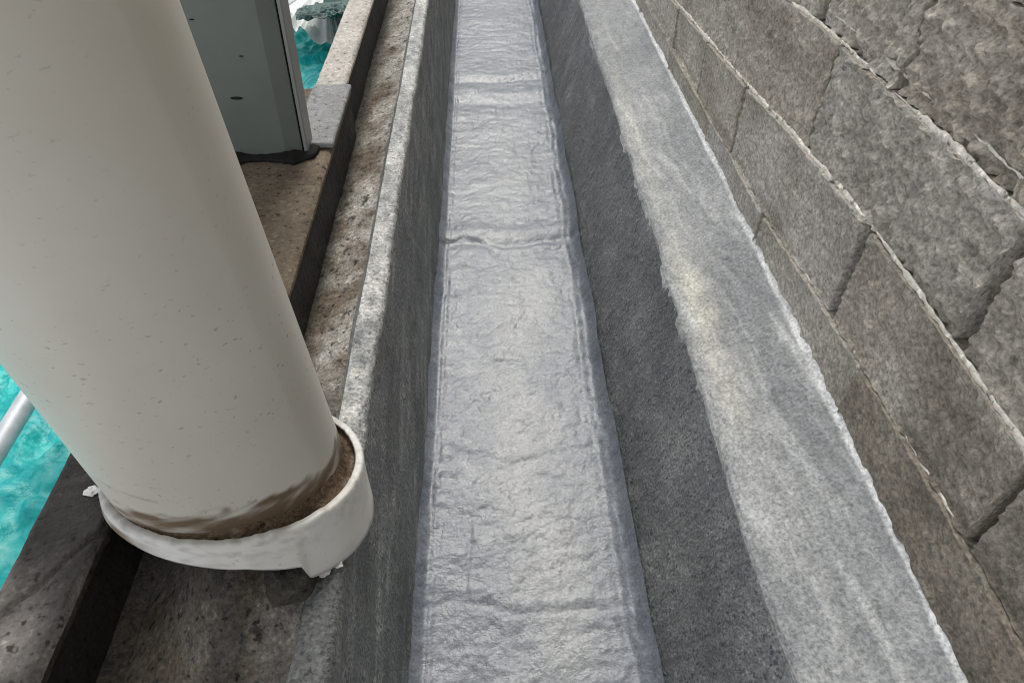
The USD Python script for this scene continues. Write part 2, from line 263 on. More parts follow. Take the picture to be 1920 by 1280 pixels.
for k in range(34):                                # short trowel nicks
    cx_, cy_, a_, L_ = rng.uniform(-.06, .11), rng.uniform(.2, 1.2), rng.uniform(-1.4, 1.4), rng.uniform(.012, .05)
    du, dv = np.cos(a_), np.sin(a_)
    s_ = (X-cx_)*du + (YY-cy_)*dv; t_ = -(X-cx_)*dv + (YY-cy_)*du + fbm(pt, .02, 2, 50+k)*0.003
    z += (-rng.uniform(.0002, .0006)*np.exp(-(s_/L_)**4 - (t_/.002)**2) + 0.0003*np.exp(-(s_/L_)**4 - ((t_-.004)/.003)**2))*np.clip(.5+1.5*fbm(pt, .015, 2, 90+k), 0, 1.5)
# a long crack line near the left, coves along both walls, lapped bead at the right
t_ = X - (-0.030 + fbm(pt, (9, .05, 1), 3, 70)*0.004 + (YY-.34)*0.02)
z += -0.0006*np.exp(-(t_/.0018)**2)*np.clip((0.40-YY)/0.02, 0, 1)*np.clip((YY-.30)/0.01, 0, 1)
dl = X - xl[:, None]; dr = xr[:, None] - X
z += 0.016*np.clip(1 - dl/(0.017+0.004*fbm(pt, (9, .08, 1), 2, 71)), 0, 1)**2
z += 0.022*np.clip(1 - dr/0.016, 0, 1)**2
bw = 0.5 + 0.5*fbm(pt, (9, .06, 1), 3, 72)
z += (0.0014 + 0.0026*bw)*np.exp(-((dr - 0.013 - 0.006*fbm(pt, (9, .07, 1), 3, 73))/.0042)**2) + 0.0012*np.exp(-((dr-0.025-0.006*bw)/.004)**2)*np.clip(bw*2-.7, 0, 1)
z += 0.0010*np.exp(-((dl-0.019)/.003)**2)
worn = np.clip(0.5 + 1.1*fbm(pt, (.05, .08, 1), 5, 21), 0, 1)*np.exp(-((X-0.045)/.055)**2)*np.clip(1.5-YY, 0.1, 1)  # paler along the middle of the channel, weaker further off
P = np.stack([X, YY, z], -1)
obj('channel_floor', slab(P, (0, 0, -0.03)), M['floor'], gut, True, {'worn': worn.ravel()})
# left wall with its rounded lip
def sweep(profile, n, Y, wob_x, wob_z, disp):
    """Sweeps a (x, z) profile along Y; disp(points, t, normals) gives the relief along the normal."""
    pr, t = resample(profile, n)
    Xp = np.repeat(pr[None, :, 0], len(Y), 0) + wob_x; Zp = np.repeat(pr[None, :, 1], len(Y), 0) + wob_z
    P = np.stack([Xp, np.repeat(Y[:, None], n, 1), Zp], -1); T = np.repeat(t[None], len(Y), 0)
    N = grid_normals(P)
    return P, T, N
lipw = edge(Y, 0.18, 0.0022, 5)[:, None]
arc = [(-0.096 - 0.006*(1-math.cos(a)), 0.2155 + 0.006*math.sin(a)) for a in np.linspace(0, math.pi/2, 8)]
P, T, N = sweep([(-0.0775, -0.004)] + arc + [(-0.116, 0.2215)], 92, Y, lipw*1.0, 0, None)
if N[..., 0].mean() < 0: N = -N
pd = P.copy(); sk = P[..., 2]*0.9
q = np.stack([P[..., 0]*0, P[..., 1] + sk, P[..., 2]-0.3*P[..., 1]], -1)
d = fbm(P, .07, 3, 31)*0.0022 + fbm(q, (1, .035, .012), 3, 32)*0.0010 + fbm(P, .010, 2, 33)*0.0006
P = P + N*d[..., None]
top = np.clip((T-0.885)/0.04, 0, 1)
near = np.clip((0.30 - P[..., 1])/0.06, 0, 1)
worn = top*np.clip(0.42+0.9*fbm(P, (.006, .014, .006), 4, 34)+.3*fbm(P, (.02, .1, .02), 2, 37), 0, 1)*(1-near*0.75)
worn = np.maximum(worn, 0.5*np.clip(fbm(q, (1, .07, .014), 4, 35)+.02, 0, 1))
soil = np.clip(np.clip(0.15+0.8*fbm(q, (1, .12, .03), 3, 36), 0, 1)*(1-top) + near*top*.75, 0, 1)
obj('side_wall', slab(P, (-0.02, 0, -0.03)), M['wall_render'], gut, True, {'worn': worn.ravel(), 'soil': soil.ravel()})
# right wall
cw = (edge(Y, 0.12, 0.0045, 6) - 0.004*np.clip((Y-1.0)/.4, 0, 1))[:, None]
P, T, N = sweep([(0.1245, -0.004), (0.134, 0.02), (0.177, 0.160), (0.179, 0.166)], 84, Y, cw*0+0, 0, None)
P[..., 0] += cw*T
if N[..., 0].mean() > 0: N = -N
d = fbm(P, .09, 3, 41)*0.003 + fbm(P, .014, 3, 42)*0.0014 + fbm(P, .006, 2, 43)*0.0005
P = P + N*d[..., None]
worn = 0.16*np.clip(fbm(P, .05, 3, 44)+.1, 0, 1); soil = np.clip(0.25+0.9*fbm(P, (.08, .16, .08), 3, 45), 0, 1)*0.6
obj('side_wall', slab(P, (0.03, 0, -0.01)), M['wall_render'], gut, True, {'worn': worn.ravel(), 'soil': soil.ravel()})
# sloped kerb of pale mortar between channel and brick wall
base_z = 0.214 + np.interp(Y, [0, 0.4, 0.85, 1.3, 3], [-.001, .004, -.0005, -.012, -.03])
P, T, N = sweep([(0.1775, 0.150), (0.1785, 0.163), (0.181, 0.169), (0.186, 0.1735), (0.225, 0.193), (0.254, 0.2075), (0.261, 0.2135), (0.2665, 0.220), (0.284, 0.224)], 112, Y, 0, 0, None)
P[..., 0] += cw*(1-T)**1.0 + (fbm(P*[0, 1, 0], .06, 3, 46)*0.0045 + fbm(P*[0, 1, 0], .02, 3, 48)*0.0022 + fbm(P*[0, 1, 0], .007, 2, 47)*.001)*(1-T)
P[..., 2] += (base_z - 0.214)[:, None]*T
if N[..., 2].mean() < 0: N = -N
q = np.stack([P[..., 0] + P[..., 1]*0.10 + fbm(P, .15, 2, 60)*.01, P[..., 1], P[..., 2]*0], -1)
d = fbm(P, .08, 3, 51)*0.0028 + fbm(q, (.008, .05, 1), 3, 52)*0.0015 + fbm(P, .009, 3, 53)*0.0010 + fbm(P, .0045, 1, 54)*0.0004
P = P + N*(d*np.clip(0.35+T*3, 0, 1))[..., None]
cream = np.exp(-((P[..., 0]-0.196)/.013)**2 - ((P[..., 1]-0.49)/.13)**2) + 0.55*np.exp(-((P[..., 0]-0.192)/.01)**2 - ((P[..., 1]-0.86)/.2)**2)
worn = np.clip(cream*(0.75+0.7*fbm(P, .02, 3, 55)), 0, 1)
white = np.clip(np.clip((T-0.752+.022*fbm(P, (.03, .06, .03), 3, 58))/0.02, 0, 1)*np.clip(0.9+.7*fbm(P, (.02, .05, .02), 3, 56), 0, 1) + 1.0*np.clip(fbm(q, (.010, .12, 1), 4, 57)-.10, 0, 1) + .5*np.clip((.13-T)/.06, 0, 1)*np.clip(.4+fbm(P, .03, 3, 59), 0, 1), 0, 1)
obj('sloped_kerb', slab(P, (0.005, 0, -0.05)), M['curb'], gut, True, {'worn': worn.ravel(), 'white': white.ravel()})
# ledge on the other side, falling towards the coping
ledge_z = lambda x: 0.2175 - 0.37*(np.abs(x)-0.113)
nxl = 74
u = np.linspace(0, 1, nxl)
X = -0.1125 + (-0.262+0.1125)*u[None] + np.zeros((len(Y), 1)) + lipw; YY = np.repeat(Y[:, None], nxl, 1)
pt = np.stack([X, YY, X*0], -1)
near = np.clip((0.40 - YY)/0.05, 0, 1)
rough_k = 1 - 0.55*near
z = ledge_z(X) + fbm(pt, .07, 3, 61)*0.002 + rough_k*(fbm(pt, .016, 3, 62)*0.0022 + fbm(pt, .006, 2, 63)*0.0009) - 0.0025*np.clip(fbm(pt, .02, 3, 64)-.3, 0, 1)*rough_k*3
z += -0.0018*np.exp(-((X-lipw+0.1145)/.0016)**2)*(1-near*.6)                               # groove beside the lip
z += near*(0.004*np.exp(-((X+0.155)/.012)**2)*1.0 - 0.003*np.exp(-((X+0.2355+0.002*fbm(pt, .04, 2, 65))/.0018)**2) + 0.012*np.clip((-0.236-X)/0.02, 0, 1))
wig = fbm(pt, (.02, .06, 1), 3, 66)*0.006
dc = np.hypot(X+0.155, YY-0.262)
z += 0.046*np.exp(-(dc/.10)**4)*np.clip((X+0.232)/.06, 0, 1)*np.clip((-0.112-X)/.036, 0, 1)
soil = np.clip(near*(0.86+.25*fbm(pt, .02, 3, 67)) + (1-near)*np.clip(0.55+1.3*fbm(pt, .03, 4, 68)-0.25*(X+.13)/.03, 0, .9), 0, 1)
soil *= 1 - near*0.5*np.clip((X+wig+0.142)/0.012, 0, 1)
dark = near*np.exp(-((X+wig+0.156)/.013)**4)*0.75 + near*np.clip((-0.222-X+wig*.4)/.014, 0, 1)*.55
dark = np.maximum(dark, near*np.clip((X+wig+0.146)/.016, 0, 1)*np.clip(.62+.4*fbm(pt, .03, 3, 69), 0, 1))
dark = np.maximum(dark, .8*np.exp(-(dc/.088)**6)*np.clip(.8+.6*fbm(pt, .02, 3, 74), 0, 1))  # mostly the shade under the collar painted into the ledge, with some dirt
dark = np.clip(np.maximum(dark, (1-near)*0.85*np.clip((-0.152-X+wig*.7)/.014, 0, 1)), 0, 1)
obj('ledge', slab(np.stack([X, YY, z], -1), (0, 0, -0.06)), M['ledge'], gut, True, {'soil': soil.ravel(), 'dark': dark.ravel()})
obj('core', box(-0.245, 0.30, -0.6, 5.0, -0.03, -0.02, 0.001), M['facade'], gut)

# ------------------------------------------------------------------ copings and pier
cop = thing('coping_kerb', 'dark dirty concrete coping in the near corner beside the pipe', 'coping')
v, f = box(-0.292, -0.248, -0.6, 0.437, 0.10, 0.231, 0.004, 81, 0.0012)
obj('coping_face', (v, f), M['coping_face'], cop, 40)
ycs = ygrid(-0.6, 0.436); uu = np.linspace(0, 1, 26)
X = np.repeat((-0.2935+uu*0.0475)[None], len(ycs), 0); YY = np.repeat(ycs[:, None], 26, 1); pt = np.stack([X, YY, X*0], -1)
e_ = np.minimum(uu, 1-uu)[None]*0.0475
z = 0.2345 - 0.004*np.clip(1-e_/.005, 0, 1)**2 + fbm(pt, .03, 3, 82)*0.0014 + fbm(pt, .008, 2, 83)*0.0006
crk = YY - (0.205 + (X+0.27)*1.4 + fbm(pt, .02, 2, 84)*0.006)
z += -0.003*np.exp(-(crk/.003)**2)
worn = np.clip(np.exp(-((YY-0.165)/.035)**2 - ((X+0.272)/.018)**2)*(0.7+.8*fbm(pt, .02, 3, 85)) + 0.75*np.clip(1-np.abs(uu[None]-0.985)/.06, 0, 1)*np.clip((0.24-YY)/.05, 0, 1)*(0.6+fbm(pt, .02, 3, 87)) + 0.3*np.clip(fbm(pt, .012, 2, 86)-.35, 0, 1) + 0.7*np.clip((.02-X-0.30)*60, 0, 1)*np.clip((.225-YY)/.02, 0, 1), 0, 1)
obj('coping_top', slab(np.stack([X, YY, z], -1), (0, 0, -0.005)), M['coping_dark'], cop, True, {'worn': worn.ravel()})
cop2 = thing('coping_kerb', 'beige topped concrete coping with black side, running away behind the steel post', 'coping')
obj('coping_face', box(-0.207, -0.173, 0.8185, 5.0, 0.13, 0.2555, 0.003, 91, 0.001), M['coping_face'], cop2, 40)
ycs = ygrid(0.818, 5.0, 1.5); X = np.repeat((-0.2085+uu*0.037)[None], len(ycs), 0); YY = np.repeat(ycs[:, None], 26, 1); pt = np.stack([X, YY, X*0], -1)
e_ = np.minimum(uu, 1-uu)[None]*0.037
z = 0.259 - 0.003*np.clip(1-e_/.004, 0, 1)**2 + fbm(pt, .05, 3, 92)*0.0016 + fbm(pt, .009, 2, 93)*0.0006
obj('coping_top', slab(np.stack([X, YY, z], -1), (0, 0, -0.004)), M['coping_top'], cop2, True)
pier = thing('concrete_pier', 'brown topped concrete pier block carrying the steel post, black on its side', 'pier')
obj('pier_body', box(-0.36, -0.1665, 0.4385, 0.8175, 0.10, 0.2555, 0.003, 101, 0.001), M['coping_face'], pier, 40)
ycs = ygrid(0.438, 0.817); uu2 = np.linspace(0, 1, 70); X = np.repeat((-0.361+uu2*0.196)[None], len(ycs), 0); YY = np.repeat(ycs[:, None], 70, 1); pt = np.stack([X, YY, X*0], -1)
z = 0.258 + fbm(pt, .05, 3, 102)*0.0012 + fbm(pt, .01, 3, 103)*0.0008 - 0.003*np.clip(1-(1-uu2)[None]*.196/.004, 0, 1)**2
obj('pier_cap', slab(np.stack([X, YY, z], -1), (0, 0, -0.004)), M['pier_top'], pier, True)
obj('mortar_skim', box(-0.207, -0.1625, 0.672, 0.8165, 0.2585, 0.2645, 0.0015, 104, 0.0006), M['skim'], pier, 40)
tag(stage.GetPrimAtPath(pier.GetPath().AppendChild('mortar_skim')), 'smooth pale grey patch of mortar')

# ------------------------------------------------------------------ steel post on the pier
from shapely.geometry import Polygon
def prism(poly, z0, z1):
    m = trimesh.creation.extrude_polygon(Polygon(poly), z1-z0, engine='earcut'); m.apply_translation((0, 0, z0)); return m
post = thing('steel_post', 'dark grey-green painted steel post standing on the pier behind the pipe', 'post', (-0.25, 0.70, 0.26))
def lean(m):                                              # a slight lean towards the channel
    v = m.vertices; v[:, 0] += (v[:, 2]-0.26)*0.035; return m
obj('post_body', lean(prism([(-.335, .6555), (-.208, .6555), (-.1925, .6615), (-.1925, .682), (-.240, .682), (-.240, .755), (-.335, .755)], .262, 2.4)), M['post'], post)
obj('post_flange', lean(prism([(-.1900, .6590), (-.1890, .6575), (-.1868, .6575), (-.1858, .6590), (-.1858, .6835), (-.1900, .6835)], .262, 2.4)), M['post_lit_side'], post)
obj('post_web', lean(prism([(-.1926, .665), (-.1899, .665), (-.1899, .680), (-.1926, .680)], .262, 2.39)), M['black'], post)
sl, tt = resample([(-.337, .651), (-.200, .651), (-.186, .655), (-.183, .662), (-.184, .686)], 90)
rings = []
for k in range(len(sl)):
    a = np.linspace(0, 2*np.pi, 9)[:-1]; dirn = np.gradient(sl, axis=0)[k]; dirn /= np.linalg.norm(dirn); nrm = np.array([dirn[1], -dirn[0]])
    rr = 0.0048*min(1, (len(sl)-1-k)/10+.15)*(1+1.4*fbm(np.array([[sl[k, 0], sl[k, 1], 0]]), .02, 3, 111)[0])
    rings.append([(sl[k, 0]+nrm[0]*math.cos(b)*rr*1.7, sl[k, 1]+nrm[1]*math.cos(b)*rr*1.7, 0.2605+math.sin(b)*rr*0.9) for b in a])
rings = np.array(rings)
def lathe_faces(n, m, close=True):
    i = np.arange(n-1)[:, None]*m; j = np.arange(m)[None]; k = (j+1) % m
    a, b, c, d = i+j, i+k, i+m+k, i+m+j
    return np.concatenate([np.stack([a, b, c], -1).reshape(-1, 3), np.stack([a, c, d], -1).reshape(-1, 3)])
obj('base_sealant', (rings.reshape(-1, 3), lathe_faces(len(sl), 8)), M['black'], post, True)
for (x_, z_) in ((-.262, .395), (-.227, .362), (-.242, .322)):
    c = trimesh.creation.icosphere(2, 1.0); c.apply_scale((.0022, .0006, .0006) if z_ > .34 else (.006, .0003, .0016)); c.apply_translation((x_, .6552, z_)); obj('rust_mark', c, M['black'], post, True)

# ------------------------------------------------------------------ grey downpipe and its collar
SC = 1.0
PC = np.array([-0.1705*SC, 0.2775*SC, CAM_H-0.368*SC]); AX = np.array([0.0661, -0.0195, -1.0]); AX /= np.linalg.norm(AX)
PR = 0.0675*SC
pipe = thing('drain_pipe', 'large grey plastic pipe standing in a cracked collar on the ledge', 'pipe', tuple(PC))
def frame(a):
    u_ = np.cross(a, [0, 1, 0]); u_ /= np.linalg.norm(u_); v_ = np.cross(a, u_); return u_, v_
def ring_surface(c, a, prof, n=160, fn=None):
    """Closed solid of revolution about axis a (pointing up) through c: prof is a closed loop of (radius, height)."""
    u_, v_ = frame(a); th = np.linspace(0, 2*np.pi, n, endpoint=False)
    pr = np.asarray(prof, float); R = np.repeat(pr[:, 0][None], n, 0); Hh = np.repeat(pr[:, 1][None], n, 0)
    if fn is not None: R, Hh = fn(th[:, None], R, Hh)
    V = c + R[..., None]*(np.cos(th)[:, None, None]*u_ + np.sin(th)[:, None, None]*v_) + Hh[..., None]*a
    m = len(pr); i = np.arange(n)[:, None]; j = np.arange(m)[None]; i2, j2 = (i+1) % n, (j+1) % m
    F = np.concatenate([np.stack([i*m+j, i2*m+j, i2*m+j2], -1).reshape(-1, 3), np.stack([i*m+j, i2*m+j2, i*m+j2], -1).reshape(-1, 3)])
    m_ = trimesh.Trimesh(V.reshape(-1, 3), F, process=False)
    if m_.volume < 0: F = F[:, ::-1]
    return V.reshape(-1, 3), F
up_ax = -AX
hs = np.r_[np.linspace(-0.012, 0.10, 110), np.linspace(0.105, 2.0, 60)]
prof = [(PR, h) for h in hs] + [(PR-0.0035, h) for h in hs[::-1]]
V, F = ring_surface(PC, up_ax, prof, 320)
hh = (V-PC) @ up_ax
ch = ((V-np.array([-0.1661*SC, 0.276*SC, CAM_H-0.368*SC])) @ (np.array([0.1138, 0.3319, 1.0])/1.0598))
soil = np.clip(1 - (ch - 0.0155 - 0.012*fbm(V, (.022, .022, .014), 3, 121))/0.0035, 0, 1)*np.clip(.95+1.1*fbm(V, (.018, .018, .006), 3, 122), 0, 1)
u_, v_ = frame(up_ax); bear = np.degrees(np.arctan2((V-PC) @ np.array([0, 1.0, 0]), (V-PC) @ np.array([1.0, 0, 0])))
lev = np.stack([bear*.02, hh*0, hh*0], 1)
arc = np.exp(-((hh-0.031-.004*fbm(lev, .5, 3, 123)-((bear+85)/60)**2*.006)/.0011)**2)*(np.abs(bear+82) < 26)*np.clip(.5+fbm(lev, .12, 3, 124), 0, 1)
arc = np.maximum(arc, np.exp(-((hh-0.043-.004*fbm(lev, .4, 3, 125)+(bear+60)*.0003)/.001)**2)*(np.abs(bear+112) < 16)*.6*np.clip(.6+fbm(lev, .1, 3, 126), 0, 1))
side = np.exp(-((bear+139-18*np.exp(-hh/.03)-hh*25-2*fbm(np.stack([hh, hh*0, hh*0], 1), .05, 3, 127))/.9)**2)*(hh > .02)*(hh < .19)*.55
soil = np.clip(np.maximum(soil, np.maximum(.75*arc, 1.2*side*np.clip(.5+fbm(V, .02, 3, 128), 0, 1))), 0, 1)
speck = np.clip(1.15 - hh/0.36, 0.08, 1)
obj('pipe_body', (V, F), M['pvc'], pipe, 40) if False else obj('pipe_body', (V, F), M['pvc'], pipe, True, {'soil': soil, 'speck': speck})
# faint moulding seam up the open side
u_, v_ = frame(up_ax)
def on_pipe(th, h, r=PR): return PC + r*(math.cos(th)*u_ + math.sin(th)*v_) + h*up_ax
# collar: tilted, deeper on the channel side, cracked away below
CC = np.array([-0.1661*SC, 0.276*SC, CAM_H-0.368*SC]); CN = np.array([0.1138, 0.3319, 1.0]); CN /= np.linalg.norm(CN)
uc, vc = frame(CN)
th_world = lambda th: np.arctan2((np.cos(th)[..., None]*uc + np.sin(th)[..., None]*vc)[..., 1], (np.cos(th)[..., None]*uc + np.sin(th)[..., None]*vc)[..., 0])
def collar_fn(th, R, Hh):
    w = np.degrees(th_world(th[:, 0]))[:, None]              # world bearing of each spoke: 0 = channel side, -90 = towards the viewer
    depth = np.interp(w, [-180, -150, -120, -97, -84, -70, -56, -50, -46.5, -38, -20, 30, 90, 180], [.012, .008, .0075, .0085, .010, .0125, .019, .022, .034, .037, .039, .040, .03, .016])
    depth = depth + 0.0008*fbm(np.stack([w*0.3, w*0, w*0], -1), 4.0, 2, 131)
    t = -Hh/0.04
    R = R + 0.007*np.clip(t, 0, 1)**1.3*np.clip(np.cos(np.radians(w+20))+.2, 0, 1)
    nick = 0.0012*np.clip(fbm(np.stack([w+Hh*0, w*0+Hh*0, Hh*300], -1), 3.0, 2, 132), -1, 1)*np.clip(1-t*3, 0, 1)
    return R, np.where(Hh < 0, Hh*depth/0.04, Hh) + nick
out = [(0.0728, 0.0), (0.0738, 0.0012), (0.0772, 0.0014), (0.0785, 0.0002)] + [(0.0788, -h) for h in np.linspace(0.003, 0.04, 14)] + [(0.0745, -h) for h in np.linspace(0.04, 0.002, 10)]
out = [(a*SC, b*SC) for a, b in out]
V, F = ring_surface(CC, CN, out, 300, collar_fn)
hh = (V-CC) @ CN
soil = 0.5*np.clip(fbm(V, .02, 3, 133)-.25, 0, 1) + 0.55*np.clip((-V[:, 0]-0.185)/.03, 0, 1)*np.clip(.5+fbm(V, .006, 2, 134), 0, 1)*np.clip(1.0+hh/.01, 0, 1)
bw_ = np.degrees(np.arctan2(V[:, 1]-CC[1], V[:, 0]-CC[0]))
soil = np.maximum(soil, .75*np.clip(fbm(np.stack([bw_*.01, bw_*0, hh*20], 1), .05, 3, 135)+.05, 0, 1)*np.clip(1.1+hh/.02, 0, 1))
soil = np.maximum(soil, 1.0*np.clip((np.where(bw_ > 90, 0, -98-bw_))/30, 0, 1)*np.clip((-hh-.0015)/.003, 0, 1)*np.clip(.9+fbm(V, .012, 3, 136), 0, 1))
soil = np.maximum(soil, .6*np.clip((-hh-.030)/.008, 0, 1)*np.clip(.5+1.2*fbm(V, .015, 3, 137), 0, 1))
obj('collar', (V, F), M['pvc_collar'], pipe, True, {'soil': np.clip(soil, 0, 1), 'speck': soil*0+.35})
# crusted dirt filling between pipe and collar
n_, m_ = 260, 22
th = np.linspace(0, 2*np.pi, n_); s = np.linspace(0, 1, m_)
TH, S = np.meshgrid(th, s, indexing='ij')
Po = CC + 0.0748*SC*(np.cos(TH)[..., None]*uc + np.sin(TH)[..., None]*vc) - 0.002*CN
# inner edge: meets the pipe's wall, worked out in the collar's plane
dirp = Po - PC; dirp -= (dirp @ up_ax)[..., None]*up_ax
Pi_dir = dirp/np.linalg.norm(dirp, axis=-1, keepdims=True)
inner = PC + Pi_dir*(PR-0.0015); lift = ((CC-inner) @ CN)/(up_ax @ CN); inner = inner + lift[..., None]*up_ax + (0.0045 + 0.003*fbm(Po, .03, 2, 145))[..., None]*up_ax
Pd = Po*(1-S[..., None]) + inner*S[..., None]
sag = -0.006*np.sin(np.pi*np.clip(S*1.1, 0, 1))
rel = fbm(Pd, .010, 3, 141)*0.0022 + fbm(Pd, .004, 2, 142)*0.0009
Pd = Pd + (sag + rel)[..., None]*CN
worn = np.clip(1.1*(fbm(Pd, (.012, .02, .02), 3, 143)-.12), 0, 1)*(S < .55) + 0.5*np.clip(fbm(Pd, .005, 2, 144)-.3, 0, 1)
obj('crusted_dirt', slab(Pd, -0.012*CN), M['dirt'], pipe, True, {'worn': np.clip(worn, 0, 1).ravel()})
# rough mortar bed under the collar
n_, m_ = 150, 26
wa = np.radians(np.linspace(-250, -48, n_)); s = np.linspace(0, 1, m_); W_, S = np.meshgrid(wa, s, indexing='ij')
lump = 0.5+0.5*fbm(np.stack([W_*3, S*0, S*0], -1), 1.0, 3, 151)
R_ = 0.024 + S*(0.036 + 0.008*lump + 0.038*np.exp(-((np.degrees(W_)+72)/27)**4)*(0.55+.8*lump))
X = CC[0] + R_*np.cos(W_); YY = CC[1] + R_*np.sin(W_)
ztop = CC[2] - 0.013 - ((X-CC[0])*CN[0] + (YY-CC[1])*CN[1])/CN[2] - 0.002
zled = ledge_z(np.minimum(X, -0.11)) + 0.018*np.clip((X+0.232)/.06, 0, 1) - 0.03*np.clip((X+0.1)/.02, 0, 1)
z = ztop + (zled-ztop)*np.clip((S-0.45)/0.55, 0, 1)**0.9
z = np.minimum(z, ztop - 0.0) + fbm(np.stack([X, YY, z], -1), .012, 4, 152)*0.0045
z = np.where(X > -0.112, np.minimum(z, ztop-0.024), z)
obj('mortar_bed', slab(np.stack([X, YY, z], -1), (0, 0, -0.05)), M['mortar_dark'], pipe, True)

# ------------------------------------------------------------------ brick wall
wall = thing('brick_wall', 'rough taupe brick wall with pale mortar lines, rising beside the sloped kerb', 'wall')
WX = 0.27
bed_y = np.array([-1.0, 0.14, .22, .41, .56, .68, .85, 1.05, 1.3, 4.6])
def bed(name):
    t = {'b0': [-.430, -.428, -.428, -.432, -.442, -.447, -.450, -.456, -.462, -.52],
         'f': [-.352, -.352, -.352, -.361, -.3755, -.378, -.381, -.386, -.392, -.45],
         'A': [-.280, -.280, -.280, -.279, -.292, -.305, -.320, -.337, -.345, -.41],
         'B': [-.195, -.195, -.196, -.2005, -.2045, -.2135, -.221, -.232, -.245, -.31]}[name]
    return lambda y: CAM_H + np.interp(y, bed_y, t)
beds = [bed('b0'), bed('f'), bed('A'), bed('B')]
for k in range(1, 4): beds.append((lambda kk: lambda y: beds[3](y)*(1-kk*.25) + kk*.25*(CAM_H+0.10) if False else beds[3](y) + 0.076*kk + 0.2*kk*.0)(k))
cuts = [[-.8, -.55, -.31, -.08, .12, .335, .553, .76, .98, 1.22, 1.45, 1.68, 1.9],
        [-.8, -.52, -.27, -.04, .193, .394, .676, .83, .98, 1.16, 1.38, 1.6, 1.85],
        [-.75, -.46, -.22, .03, .277, .522, .735, .95, 1.17, 1.4, 1.63, 1.87, 2.1],
        [-.8, -.56, -.3, -.05, .19, .436, .575, .80, 1.03, 1.27, 1.5, 1.73, 1.97],
        [-.75, -.48, -.23, .02, .25, .47, .69, .92, 1.15, 1.4, 1.62, 1.85, 2.08],
        [-.8, -.56, -.3, -.08, .16, .38, .60, .83, 1.05, 1.29, 1.5, 1.73, 1.97]]
gaps = {(1, .394): .011, (1, .676): .0075, (1, .83): .006, (1, .98): .007, (0, .553): .008, (2, .522): .005, (2, .277): .012, (3, .436): .008, (1, .193): .008, (3, .575): .01}
proud = [0.0105, 0.0085, 0.0045, 0.0, -0.001, -0.001]          # lower courses stand a little further out
amp = [0.6, 0.9, 1.5, 2.3, 2.4, 2.4]
for r in range(6):
    lo, hi = beds[r], beds[r+1] if r+1 < len(beds) else None
    for c in range(len(cuts[r])-1):
        y0, y1 = cuts[r][c], cuts[r][c+1]
        g0, g1 = gaps.get((r, y0), .0006)/2, gaps.get((r, y1), .0006)/2
        vis = y1 > 0.05 and y0 < 1.45 and r < 5
        step = (0.0018 if r > 1 else 0.0021) if vis else 0.012
        ny = max(6, int((y1-y0-g0-g1)/step)); nz = max(5, int(0.074/step))
        ys_ = np.linspace(y0+g0, y1-g1, ny); w = np.linspace(0, 1, nz)
        zl, zh = lo(ys_)+0.0006, hi(ys_)-0.0006
        YY = np.repeat(ys_[:, None], nz, 1); Z = zl[:, None] + (zh-zl)[:, None]*w[None]
        pt = np.stack([YY*0 + r*3.1, YY, Z], -1); a_ = amp[r]
        k = 0.75 + 0.5*np.clip((0.75-YY)/.4, 0, 1)              # coarser towards the near end
        pit = np.abs(fbm(pt, .0085, 2, 201+r))
        rel = -a_*k*(fbm(pt, .0085, 2, 210+r)*0.0024 + (0.35-pit)*0.0016 + fbm(pt, .0042, 1, 220+r)*0.0012) + fbm(pt, .06, 3, 230+r)*0.0020
        ed = np.minimum(np.minimum((YY-ys_[0]), (ys_[-1]-YY)), np.minimum(Z-zl[:, None], zh[:, None]-Z)) + 0.0012*fbm(pt, .012, 2, 240+r)
        rel += 0.0022*np.clip(1-ed/0.0026, 0, 1)**2
        tilt = 0.002*(rng.random()-.5)*(w[None]-.5)
        X = WX - proud[r] - rel - tilt - 0.0003*rng.normal() + YY*0
        worn = np.clip(0.6*np.clip(fbm(pt, (1, .07, .05), 3, 250+r)-.1, 0, 1) + 0.9*np.clip((w[None]-0.945+.02*fbm(pt, .02, 2, 280+r))/.04, 0, 1)*np.clip(.65+1.2*fbm(pt, .03, 3, 260+r), 0, 1), 0, 1)  # real pale patches, plus a painted top edge for light caught on each course
        soil = np.clip(0.9*(fbm(pt, (1, .10, .06), 3, 270+r)-.1) + 0.5*np.clip(1-w[None]/.2, 0, 1)*(r <= 1) + .75*np.clip((.36-YY)/.12, 0, 1)*(r <= 1)*np.clip(.8+fbm(pt, .04, 3, 290+r), 0, 1), 0, .85)
        n_br = (c*7 + r*3) % 4
        if r == 0 and YY.mean() < .25: n_br = 3
        elif r <= 1 and YY.mean() < .32: n_br = 1
        elif n_br == 3: n_br = 0
        if r == 3 and YY.mean() < .45: n_br = 1
        obj('brick', slab(np.stack([X, YY, Z], -1), (0.10, 0, 0)), BR[n_br], wall, True, {'worn': worn.ravel(), 'soil': soil.ravel()})
obj('mortar_backing', box(WX+0.012, WX+0.098, -0.8, 4.6, 0.10, 0.62+0.03, 0.001), M['mortar'], wall)
